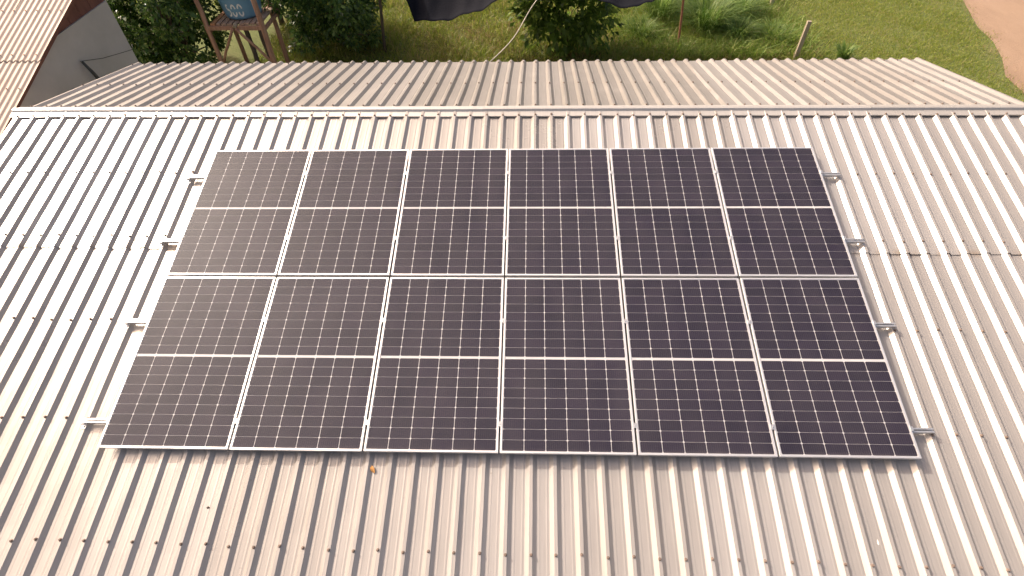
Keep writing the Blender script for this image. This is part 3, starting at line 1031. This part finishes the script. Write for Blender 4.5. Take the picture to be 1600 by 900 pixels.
def lawn_keep(x, y):
    d = edge_np(y) - x
    k = np.clip((d + 0.25) / 0.7, 0, 1) ** 1.5
    return k * np.clip((x - 5.6) / 1.6 + 0.6 * (field(x, y, 2) - 0.5), 0.05, 1)
grass('lawn_grass', 'short green lawn grass beside the dirt road', 120000, (5.6, 14.5, 6.5, 17.5), lambda x, y: 0.055 + 0.05 * field(x, y, 1), 0.011, 0.8, M['lawn'], lawn_keep, 31)
grass('meadow_grass', 'rough green grass behind the shed', 90000, (-7.5, 7.6, 9.6, 17.0), lambda x, y: 0.12 + 0.26 * field(x, y, 4) ** 1.5, 0.019, 0.75, M['meadow'], lambda x, y: 0.35 + 0.65 * field(x, y, 5), 33)
grass('tall_weeds', 'bright yellow green tall weeds between the bush and the lawn', 42000, (2.2, 8.2, 10.9, 17.0), lambda x, y: 0.22 + 0.42 * field(x, y, 14) ** 1.3, 0.019, 0.85, M['weed'], lambda x, y: np.clip((8.2 - x) / 1.5, 0, 1) * np.clip((x - 2.2) / 1.2, 0, 1) * (0.25 + 0.75 * field(x, y, 15)), 39)
grass('dry_grass', 'brown dry grass patches behind the shed', 16000, (-3.0, 8.0, 10.2, 13.5), lambda x, y: 0.12 + 0.22 * field(x, y, 8), 0.010, 0.9, M['dry'], lambda x, y: np.clip(field(x, y, 9) * 2.2 - 0.85, 0, 1), 35)
grass('straw_fringe', 'straw coloured dry grass along the edge of the dirt road', 9000, (10.5, 15.5, 6.5, 17.5), lambda x, y: 0.05 + 0.05 * field(x, y, 3), 0.012, 1.0, M['dry'], lambda x, y: np.clip(1 - np.abs(edge_np(y) - 0.05 - x) / 0.45, 0, 1) * field(x, y, 6), 41)
grass('outer_grass', 'thin grass around the yard', 60000, (-16, 22, 15, 30), lambda x, y: 0.10 + 0.1 * field(x, y, 1), 0.02, 0.8, M['lawn'], lambda x, y: np.where((x > edge_np(y)) & (x < edge_np(y) + 5.2), 0.0, 0.8), 37)

def tuft(base, n, h, spread, seed, label):
    r = np.random.default_rng(seed)
    a = r.random(n) * 2 * PI
    rad = spread * 0.35 * r.random(n) ** 0.7
    P = np.stack([base[0] + rad * np.cos(a), base[1] + rad * np.sin(a), np.full(n, -0.01)], 1)
    nseg = 5
    out = a + r.normal(size=n) * 0.5
    hh_ = h * (0.5 + 0.6 * r.random(n))
    reach = spread * (0.25 + 0.8 * r.random(n))
    w = 0.024 * (0.6 + 0.8 * r.random(n))
    rows = []
    sd = np.stack([-np.sin(out), np.cos(out), np.zeros(n)], 1)
    for k in range(nseg + 1):
        t = k / nseg
        z = hh_ * (1.75 * t - 0.95 * t * t) * 1.1
        c = P + np.stack([np.cos(out) * reach * t ** 1.6, np.sin(out) * reach * t ** 1.6, z], 1)
        ww = (w * (1 - t ** 2 * 0.93))[:, None]
        rows.append(c - sd * ww / 2)
        rows.append(c + sd * ww / 2)
    V = np.stack(rows, 1) - np.array([base[0], base[1], 0])
    m2 = 2 * (nseg + 1)
    V = V.reshape(-1, 3)
    o = (np.arange(n) * m2)[:, None]
    F = np.concatenate([o + np.array([[2 * k, 2 * k + 1, 2 * k + 3, 2 * k + 2]]) for k in range(nseg)], 0)
    ob = link('grass_clump', quads('grass_clump', V, F), M['tuft'])
    ob.location = (base[0], base[1], 0)
    return tag(ob, label, 'grass clump', 'tall grass clumps behind the shed')
tuft((5.15, 12.7), 620, 1.05, 1.15, 51, 'largest clump of tall arching grass just right of the reddish stake')
tuft((4.0, 13.5), 460, 1.0, 1.0, 52, 'clump of tall grass behind the reddish stake')
tuft((6.3, 13.6), 420, 0.85, 0.95, 53, 'clump of tall grass between the reddish stake and the back fence post')
tuft((5.95, 12.2), 300, 0.6, 0.8, 54, 'low clump of grass left of the leaning wooden post')
tuft((3.3, 12.3), 260, 0.6, 0.7, 56, 'low clump of grass between the broad leaved bush and the reddish stake')
tuft((6.9, 12.1), 240, 0.5, 0.7, 57, 'short clump of grass right behind the leaning wooden post')
tuft((8.45, 11.0), 200, 0.40, 0.4, 55, 'small dark clump of grass at the lawn edge right of the leaning post')
